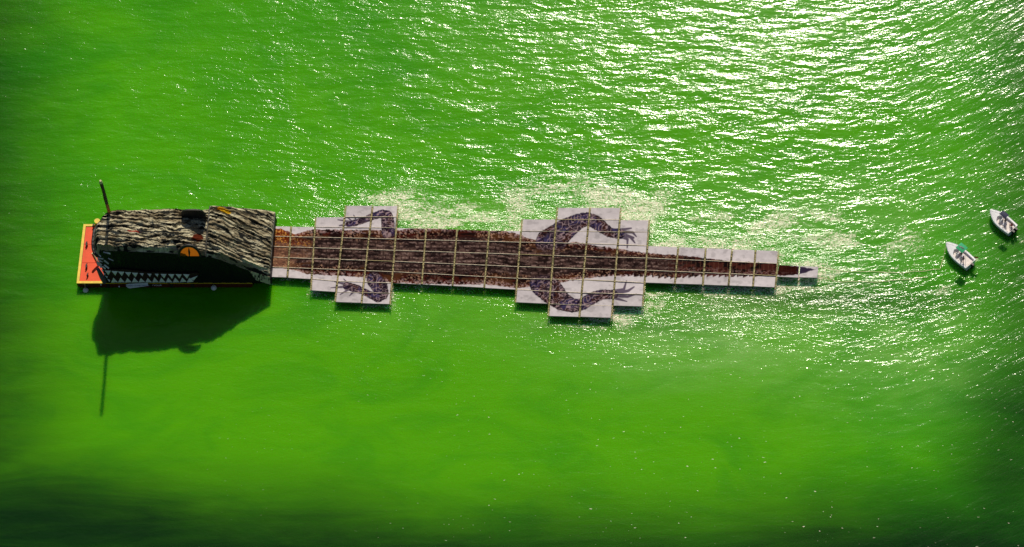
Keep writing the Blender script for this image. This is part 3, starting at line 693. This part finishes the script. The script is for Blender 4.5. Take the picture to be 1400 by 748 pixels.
    cp = mesh('canopy', V, F, M[cfg['cm']], o)
    if cfg['n'] == 1:
        z = 4.092; m = MB(); m.add([(lx - .5, ly - .12, z), (lx - .3, ly + .12, z), (lx + .1, ly + .1, z + .01), (lx + .5, ly + .28, z - .01), (lx + .52, ly + .1, z - .0), (lx + .15, ly - .1, z + .01)], [(0, 1, 2, 5), (5, 2, 3, 4)])
        for i in range(len(m.v)): m.v[i] = (m.v[i][0], m.v[i][1], m.v[i][2] + .02)
        m.build('canopy_mark', M['motor'], cp)
    for sx_ in (-.46, .46):
        for sy in (-.42, .42):
            MB().tube([(lx + sx_ * cl * .7, max(-W * .42, min(W * .42, ly + sy * cw)), .6), (lx + sx_ * cl, ly + sy * cw, 3.92)], .025, 6).build('canopy_pole', M['chrome'], o)
    for yo in cfg['eng']:
        e = MB(); e.hexa([(-.62, yo - .16), (-.12, yo - .19), (-.05, yo), (-.12, yo + .19), (-.62, yo + .16), (-.70, yo)], .85, 1.5); e = e.build('outboard_motor', M['motor'], o)
        MB().box(-.42, -.22, yo - .07, yo + .07, -.5, .86).build('shaft', M['motor'], e); MB().box(-.2, .03, yo - .14, yo + .14, .6, .98).build('bracket', M['chrome'], e)
    o['L'] = L
    def at(lx_, ly_, lz): return (sn[0] + lx_ * math.cos(rz) - ly_ * math.sin(rz), sn[1] + lx_ * math.sin(rz) + ly_ * math.cos(rz), lz)
    return o, at, L, rz
# crews stand on the cockpit floor
b1, at1, L1, rz1 = boat((1292.6, 335), (1327, 363.5), 2.75, dict(n=1, label='white motorboat with a square green canopy, nearest the tail of the crocodile', can=(1315, 338.6), cs=(1.55, 1.45), cm='green', eng=(0,)))
b2, at2, L2, rz2 = boat((1352.8, 290.5), (1384.5, 316.5), 2.65, dict(n=2, label='white motorboat with a dark navy canopy at the right edge of the picture', can=(1373, 293), cs=(1.35, 1.0), cm='navy', eng=(-.38, .38)))
fz = .66
person(at1(L1 * .40, -.1, fz), rz1, 'stand', M['shirt_dark'], 'person in dark shirt standing at the wheel of the boat with the green canopy')
person(at1(L1 * .24, .35, fz), rz1 + .5, 'stand', M['shirt_dark'], 'person in dark shirt standing towards the stern behind the green canopy')
person(at2(L2 * .36, -.15, fz), rz2, 'stand', M['shirt_dark'], 'person in dark shirt standing under the edge of the navy canopy')
person(at2(L2 * .12, -.35, fz - .02), rz2 - .3, 'sit', M['shirt_red'], 'person in red shirt sitting near the twin outboards')
fl = empty('flag', at1(.12, -.85, 1.0)); tag(fl, 'small orange and red flag at the stern of the boat with the green canopy', 'flag')
MB().tube([(0, 0, 0), (0, 0, 1.5)], .025, 6).build('staff', M['chrome'], fl)
V = []; F = []
for i in range(8):
    for k in range(4): V.append((.02 + i * .10, .06 * math.sin(i * 1.1), 1.45 - k * .16 - .02 * i))
for i in range(7):
    for k in range(3): F.append((i * 4 + k, i * 4 + k + 1, i * 4 + k + 5, i * 4 + k + 4))
mesh('cloth', V, F, [M['orange'], M['red']], fl, mi=[1 if f[0] % 4 > 0 else 0 for f in F])
# tow lines from the tail to the boat
def line(name, pts, r, label):
    A = [P(px, py, z) for px, py, z in pts]; out = []
    for a, b_ in zip(A[:-1], A[1:]):
        for k in range(8): out.append(a + (b_ - a) * k / 8)
    out.append(A[-1]); out = [p + np.array([0, .08 * math.sin(i * .7), .02 * math.sin(i * 1.3)]) for i, p in enumerate(out)]
    o = MB().tube(out, r, 5).build(name, M['tip']); return tag(o, label, 'rope', 'tow lines floating behind the tail')
line('tow_rope', [(1119, 366, 1.0), (1160, 371.5, .1), (1236, 373, .1), (1262, 370.5, .1), (1285, 368, .1), (1290, 352, .2), (1293, 336, 1.2)], .05, 'upper of the two thin tow lines between the tail tip and the boat bow')
line('tow_rope', [(1118, 379, 1.0), (1150, 385.5, .1), (1200, 385.5, .1), (1244, 382, .1), (1268, 379, .1)], .05, 'lower of the two thin tow lines trailing from the tail tip, its end loose')

# ------------------------------------------------------------------ water
gxs = np.concatenate([[-9000, -4000, -2000, -1000, -500, -300, -200, -160], np.arange(-135, 80.01, .6), [100, 140, 200, 300, 500, 1000, 2000, 4000, 9000]])
gys = np.concatenate([[-9000, -4000, -2000, -1000, -500, -300, -200, -120, -90], np.arange(-75, 75.01, .6), [90, 120, 200, 300, 500, 1000, 2000, 4000, 9000]])
GX, GY = np.meshgrid(gxs, gys, indexing='ij')
PXg, PYg = W2P(np.clip(GX, -400, 400), np.clip(GY, -300, 300))
dist = np.full(GX.shape, 1e3); dn = np.full(GX.shape, 1e3)
for q in QUADS:
    c = np.array([P(x, y, 0) for x, y in q]); x0, x1, y0, y1 = c[:, 0].min(), c[:, 0].max(), c[:, 1].min(), c[:, 1].max()
    ddx = np.maximum(np.maximum(x0 - GX, GX - x1), 0); ddy = np.maximum(np.maximum(y0 - GY, GY - y1), 0); dist = np.minimum(dist, np.hypot(ddx, ddy))
bd = np.hypot(np.maximum(np.maximum(XL - GX, GX - XE), 0), np.maximum(np.maximum(YS - GY, GY - YN), 0))
def G(cx, cy, rx, ry): return np.exp(-(((PXg - cx) / rx) ** 2 + ((PYg - cy) / ry) ** 2))
wob = fbm(GX * .05, GY * .05, 200) - .5; wob2 = fbm(GX * .018, GY * .018, 210) - .5
cy_raft = np.interp(PXg, [100, 370, 1120, 1400], [350, 345, 372, 380])
north = ss(-10, 20, cy_raft - PYg)
# wave height: fresh breeze north and east, calm lee south of the raft
amp = .98 + .06 * ss(250, 620, PXg) - .46 * ss(1080, 1360, PXg)
lee = ss(372, 430, PYg + wob * 50) * (1 - ss(1000, 1180, PXg + wob * 160 - (PYg - 400) * .35))
amp = amp * (1 - .56 * lee); low = ss(430, 600, PYg + wob * 60); amp = amp * (1 - .40 * low)
amp = np.where(np.abs(GX) > 130, .7, amp)
chop = 1.22 + .38 * north * (1 - ss(250, 700, PXg)) - .15 * ss(1050, 1300, PXg) + .2 * (1 - north) * (1 - .5 * lee)
near = np.exp(-(dist / 3.2)); chop = chop + 1.5 * near * np.where(north > .5, 1.0, .75) * (1 - .8 * np.exp(-(bd / 3)))
chop = chop * (1 - .42 * low) + .9 * north * np.exp(-(dist / 7)) * ss(380, 500, PXg)
chop = chop + .5 * G(1060, 440, 170, 45) + .3 * G(1200, 400, 120, 40)
foam = north * np.exp(-(dist / 7.0)) * .95 * ss(372, 470, PXg) * (.35 + .65 * ss(480, 760, PXg + wob * 100)) + north * np.exp(-(dist / 1.8)) * .35
foam = foam + (1 - north) * np.exp(-(dist / 2.3)) * (.35 + .25 * ss(690, 900, PXg)) + .7 * (1 - north) * G(905, 425, 75, 28) + .4 * (1 - north) * G(800, 440, 70, 14) + .35 * G(1000, 470, 70, 35) + .35 * G(1170, 385, 110, 30)
foam = foam + .95 * G(1276, 392, 26, 13) + 1.1 * G(1396, 322, 14, 11) + .5 * G(1334, 352, 10, 8) + .45 * G(1000, 318, 150, 18) + .28 * G(1240, 330, 130, 50)
gust = .55 + .9 * sfbm(GX * .03 + GY * .012, GY * .055 - GX * .01, 240); inner = (np.abs(GX + 27) < 108)
amp = amp * np.where(inner, .75 + .35 * gust, 1); chop = chop * np.where(inner, .7 + .35 * gust, 1)
foam = foam + .28 * north * np.exp(-(dist / 11.0)) * ss(400, 620, PXg) * (1 - .5 * ss(900, 1100, PXg)) + .4 * G(1150, 315, 150, 28) * north + .25 * north * np.exp(-(dist / 3)) * ss(365, 390, PXg)
foam = foam + (1 - north) * .42 * np.exp(-(dist / 1.9)); foam = np.clip(foam, 0, .80)
milk = .95 * G(1010, 445, 210, 50) + .35 * G(930, 500, 160, 40) + .6 * G(1240, 500, 150, 70) + .25 * G(650, 430, 200, 30) + .35 * G(1150, 300, 260, 80) + .4 * G(800, 300, 330, 35) + .3 * G(1000, 20, 400, 120)
milk = np.clip(milk * (.6 + .8 * fbm(GX * .07 + GY * .03, GY * .13, 220)), 0, 1)
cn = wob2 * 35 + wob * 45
vignette_murk = ss(590, 752, PYg + cn - 25 * ss(300, 700, PXg) * (1 - ss(1000, 1300, PXg)) + 45 * np.exp(-(PXg / 200) ** 2))  # vignette: darkening towards the picture edges, painted into the water colour
vignette_murk = np.maximum(vignette_murk, .8 * ss(1270, 1440, PXg + cn * .6 + .35 * (PYg - 480)) * ss(380, 560, PYg))
vignette_murk = np.maximum(vignette_murk, .85 * ss(175, -70, PXg + cn * .6)); vignette_murk = np.maximum(vignette_murk, .45 * ss(60, -60, PYg + cn * .5 + .12 * PXg)); vignette_murk = np.maximum(vignette_murk, .6 * ss(1290, 1440, PXg + cn * .4))
vignette_murk = np.maximum(vignette_murk, .55 * G(1130, 410, 240, 22) + 0.3 * G(820, 446, 110, 14))  # darker bands of colour south of the tail and rear leg
far = np.maximum(np.abs(GX + 25) - 115, np.abs(GY) - 75); vignette_murk = np.where(far > 0, np.clip(vignette_murk + far / 300 * .2, 0, 1), vignette_murk)
# wind direction: wave lines bend to the north-east on the east side
ts = np.clip(GX - 22, 0, 45); bend = .011 * ts ** 2 + np.clip(GX - 67, 0, 1e9) * .99 * .6
bend = np.where(GX > 67, .011 * 45 ** 2 + (GX - 67) * .99, .011 * ts ** 2) * .85
wx = GX + .2 * bend; wy = GY - bend + 2.2 * (fbm(GX * .035, GY * .05, 230) - .5) + .9 * (fbm(GX * .11, GY * .16, 231) - .5)
nuu, nvv = GX.shape
idx = np.arange(nuu * nvv).reshape(nuu, nvv)
Fq = np.stack([idx[:-1, :-1], idx[1:, :-1], idx[1:, 1:], idx[:-1, 1:]], -1).reshape(-1, 4)
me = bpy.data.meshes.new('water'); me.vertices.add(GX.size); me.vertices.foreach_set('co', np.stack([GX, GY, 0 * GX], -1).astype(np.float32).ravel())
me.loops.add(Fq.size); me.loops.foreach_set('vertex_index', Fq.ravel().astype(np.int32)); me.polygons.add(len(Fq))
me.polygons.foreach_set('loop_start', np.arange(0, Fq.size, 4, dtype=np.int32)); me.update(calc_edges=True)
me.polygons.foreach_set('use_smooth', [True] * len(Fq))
for nme, arr in (('waves', np.stack([amp, chop, foam], -1)), ('body', np.stack([vignette_murk, milk, np.maximum(lee, .8 * np.exp(-((GX + 5) / 62) ** 2 - ((GY - 38) / 30) ** 2))], -1)), ('wind', np.stack([wx, wy, np.clip(ss(480, 950, PXg) * ss(395, 450, PYg) + .25 * ss(150, 400, PXg), 0, 1)], -1))):
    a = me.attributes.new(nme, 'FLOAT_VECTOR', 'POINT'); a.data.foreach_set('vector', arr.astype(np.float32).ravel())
water = link('water', me); water['kind'] = 'structure'
wm = bpy.data.materials.new('lake_water'); wm.use_nodes = True; nt = wm.node_tree; N = nt.nodes; L = nt.links; B = N['Principled BSDF']
def node(t, **k):
    n = N.new(t)
    for a, b_ in k.items(): setattr(n, a, b_)
    return n
def attr(nm):
    a = node('ShaderNodeAttribute', attribute_name=nm); s = node('ShaderNodeSeparateXYZ'); L.new(a.outputs['Vector'], s.inputs[0]); return a, s
aw, sw = attr('waves'); ab, sb = attr('body'); ad, sd = attr('wind')
def math_(op, a, b_=None, clamp=False):
    n = node('ShaderNodeMath', operation=op); n.use_clamp = clamp
    for i, v in enumerate((a, b_)):
        if v is None: continue
        if isinstance(v, (int, float)): n.inputs[i].default_value = v
        else: L.new(v, n.inputs[i])
    return n.outputs[0]
def mapping(src, sc, rot=0):
    m = node('ShaderNodeMapping'); m.inputs['Scale'].default_value = sc; m.inputs['Rotation'].default_value = (0, 0, rot); L.new(src, m.inputs[0]); return m.outputs[0]
def noise(vec, detail=2, rough=.5, scale=1.0, dist=0.0):
    n = node('ShaderNodeTexNoise'); n.inputs['Scale'].default_value = scale; n.inputs['Detail'].default_value = detail; n.inputs['Roughness'].default_value = rough
    n.inputs['Distortion'].default_value = dist; L.new(vec, n.inputs['Vector']); return n.outputs[0]
def mr(v, a, b_, c=0.0, d=1.0):
    n = node('ShaderNodeMapRange'); n.interpolation_type = 'SMOOTHSTEP'
    for i, q in enumerate((a, b_, c, d)): n.inputs[i + 1].default_value = q
    L.new(v, n.inputs[0]); return n.outputs[0]
wv = ad.outputs['Vector']
h1 = noise(mapping(wv, (.16, .42, 1)), 1.5, .5, dist=.3); h2 = noise(mapping(wv, (.42, 1.15, 1), .12), 2, .55, dist=.2)
h3 = noise(mapping(wv, (1.3, 2.8, 1), -.1), 2, .6); h4 = noise(mapping(wv, (3.6, 5.5, 1)), 2, .6)
WH = (.18, .080, .024, .0105)
hA = math_('ADD', math_('MULTIPLY', h1, WH[0]), math_('MULTIPLY', h2, WH[1]))
hB = math_('ADD', math_('MULTIPLY', h3, WH[2]), math_('MULTIPLY', h4, WH[3]))
hh = math_('ADD', math_('MULTIPLY', hA, sw.outputs[0]), math_('MULTIPLY', hB, sw.outputs[1]))
bp2 = node('ShaderNodeBump'); bp2.inputs['Strength'].default_value = 1; bp2.inputs['Distance'].default_value = 1.0
L.new(hh, bp2.inputs['Height']); L.new(bp2.outputs[0], B.inputs['Normal'])
tc = node('ShaderNodeTexCoord')
# foam lace, then painted sparkles
r1 = noise(mapping(wv, (.22, .75, 1)), 4, .6, dist=2.2); r2 = noise(mapping(wv, (.7, 1.7, 1), .4), 4, .62, dist=1.6)
l1 = math_('SUBTRACT', 1.0, math_('MULTIPLY', math_('ABSOLUTE', math_('SUBTRACT', r1, .5)), 13.0), True)
l2 = math_('SUBTRACT', 1.0, math_('MULTIPLY', math_('ABSOLUTE', math_('SUBTRACT', r2, .5)), 11.0), True)
patch = noise(mapping(wv, (.09, .22, 1)), 3, .6); dots = noise(mapping(wv, (2.6, 3.2, 1)), 3, .6)
lace = math_('MAXIMUM', math_('MULTIPLY', l1, .9), l2)
fm = math_('MULTIPLY', sw.outputs[2], mr(patch, .38, .6, .25, 1.25))
fm = math_('MULTIPLY', fm, math_('ADD', math_('MULTIPLY', lace, .9), math_('MULTIPLY', mr(dots, .54, .60), .38)))
fm = mr(fm, .42, .85)
sparkn = noise(mapping(tc.outputs['Object'], (1.3, 2.9, 1), .3), 1, .5); sparkm = noise(mapping(tc.outputs['Object'], (.07, .11, 1)), 3, .6)
spark = math_('MULTIPLY', math_('MULTIPLY', mr(sparkn, .735, .775), sd.outputs[2]), mr(sparkm, .42, .62)); fm = math_('MAXIMUM', fm, math_('MULTIPLY', spark, .85))  # sparse sun glints painted as pale dots in the water colour
# colour of the water body and its painted vignette
def mixc(f, a, b_):
    n = node('ShaderNodeMix', data_type='RGBA')
    L.new(f, n.inputs[0])
    for i, v in ((6, a), (7, b_)):
        if isinstance(v, tuple): n.inputs[i].default_value = (*v, 1)
        else: L.new(v, n.inputs[i])
    return n.outputs[2]
big = noise(mapping(tc.outputs['Object'], (.02, .03, 1)), 4, .55, dist=.6)
c0 = mixc(mr(big, .35, .65), (.034, .285, .0004), (.072, .37, .0004))
c0 = mixc(sb.outputs[2], c0, (.086, .375, .0004))
stk = noise(mapping(wv, (.10, .35, 1)), 4, .6, dist=.5); milkf = math_('MULTIPLY', sb.outputs[1], mr(stk, .3, .7, .45, 1.1))
c1 = mixc(milkf, c0, (.20, .47, .09)); st2 = noise(mapping(tc.outputs['Object'], (.035, .22, 1), .06), 5, .62, dist=.8)
vigf = math_('ADD', sb.outputs[0], math_('MULTIPLY', math_('MULTIPLY', math_('SUBTRACT', st2, .5), 1.3), math_('MULTIPLY', sb.outputs[0], math_('SUBTRACT', 1.25, sb.outputs[0]))), True)
cl = noise(mapping(tc.outputs['Object'], (.045, .085, 1), .5), 5, .6, dist=1.2)
c1 = mixc(math_('MULTIPLY', mr(cl, .42, .72), .42), c1, (.022, .235, .004))
c2 = mixc(vigf, c1, (.004, .030, .004))
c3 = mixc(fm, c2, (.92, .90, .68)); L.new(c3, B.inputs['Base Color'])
B.subsurface_method = 'BURLEY' if hasattr(B, 'subsurface_method') else B.subsurface_method
B.inputs['Subsurface Weight'].default_value = 1.0; B.inputs['Subsurface Radius'].default_value = (.6, 1.6, 1.0); B.inputs['Subsurface Scale'].default_value = 1.0
B.inputs['IOR'].default_value = 1.33; B.inputs['Specular IOR Level'].default_value = .38
L.new(math_('ADD', math_('MULTIPLY', fm, .5), .125), B.inputs['Roughness'])
me.materials.append(wm)
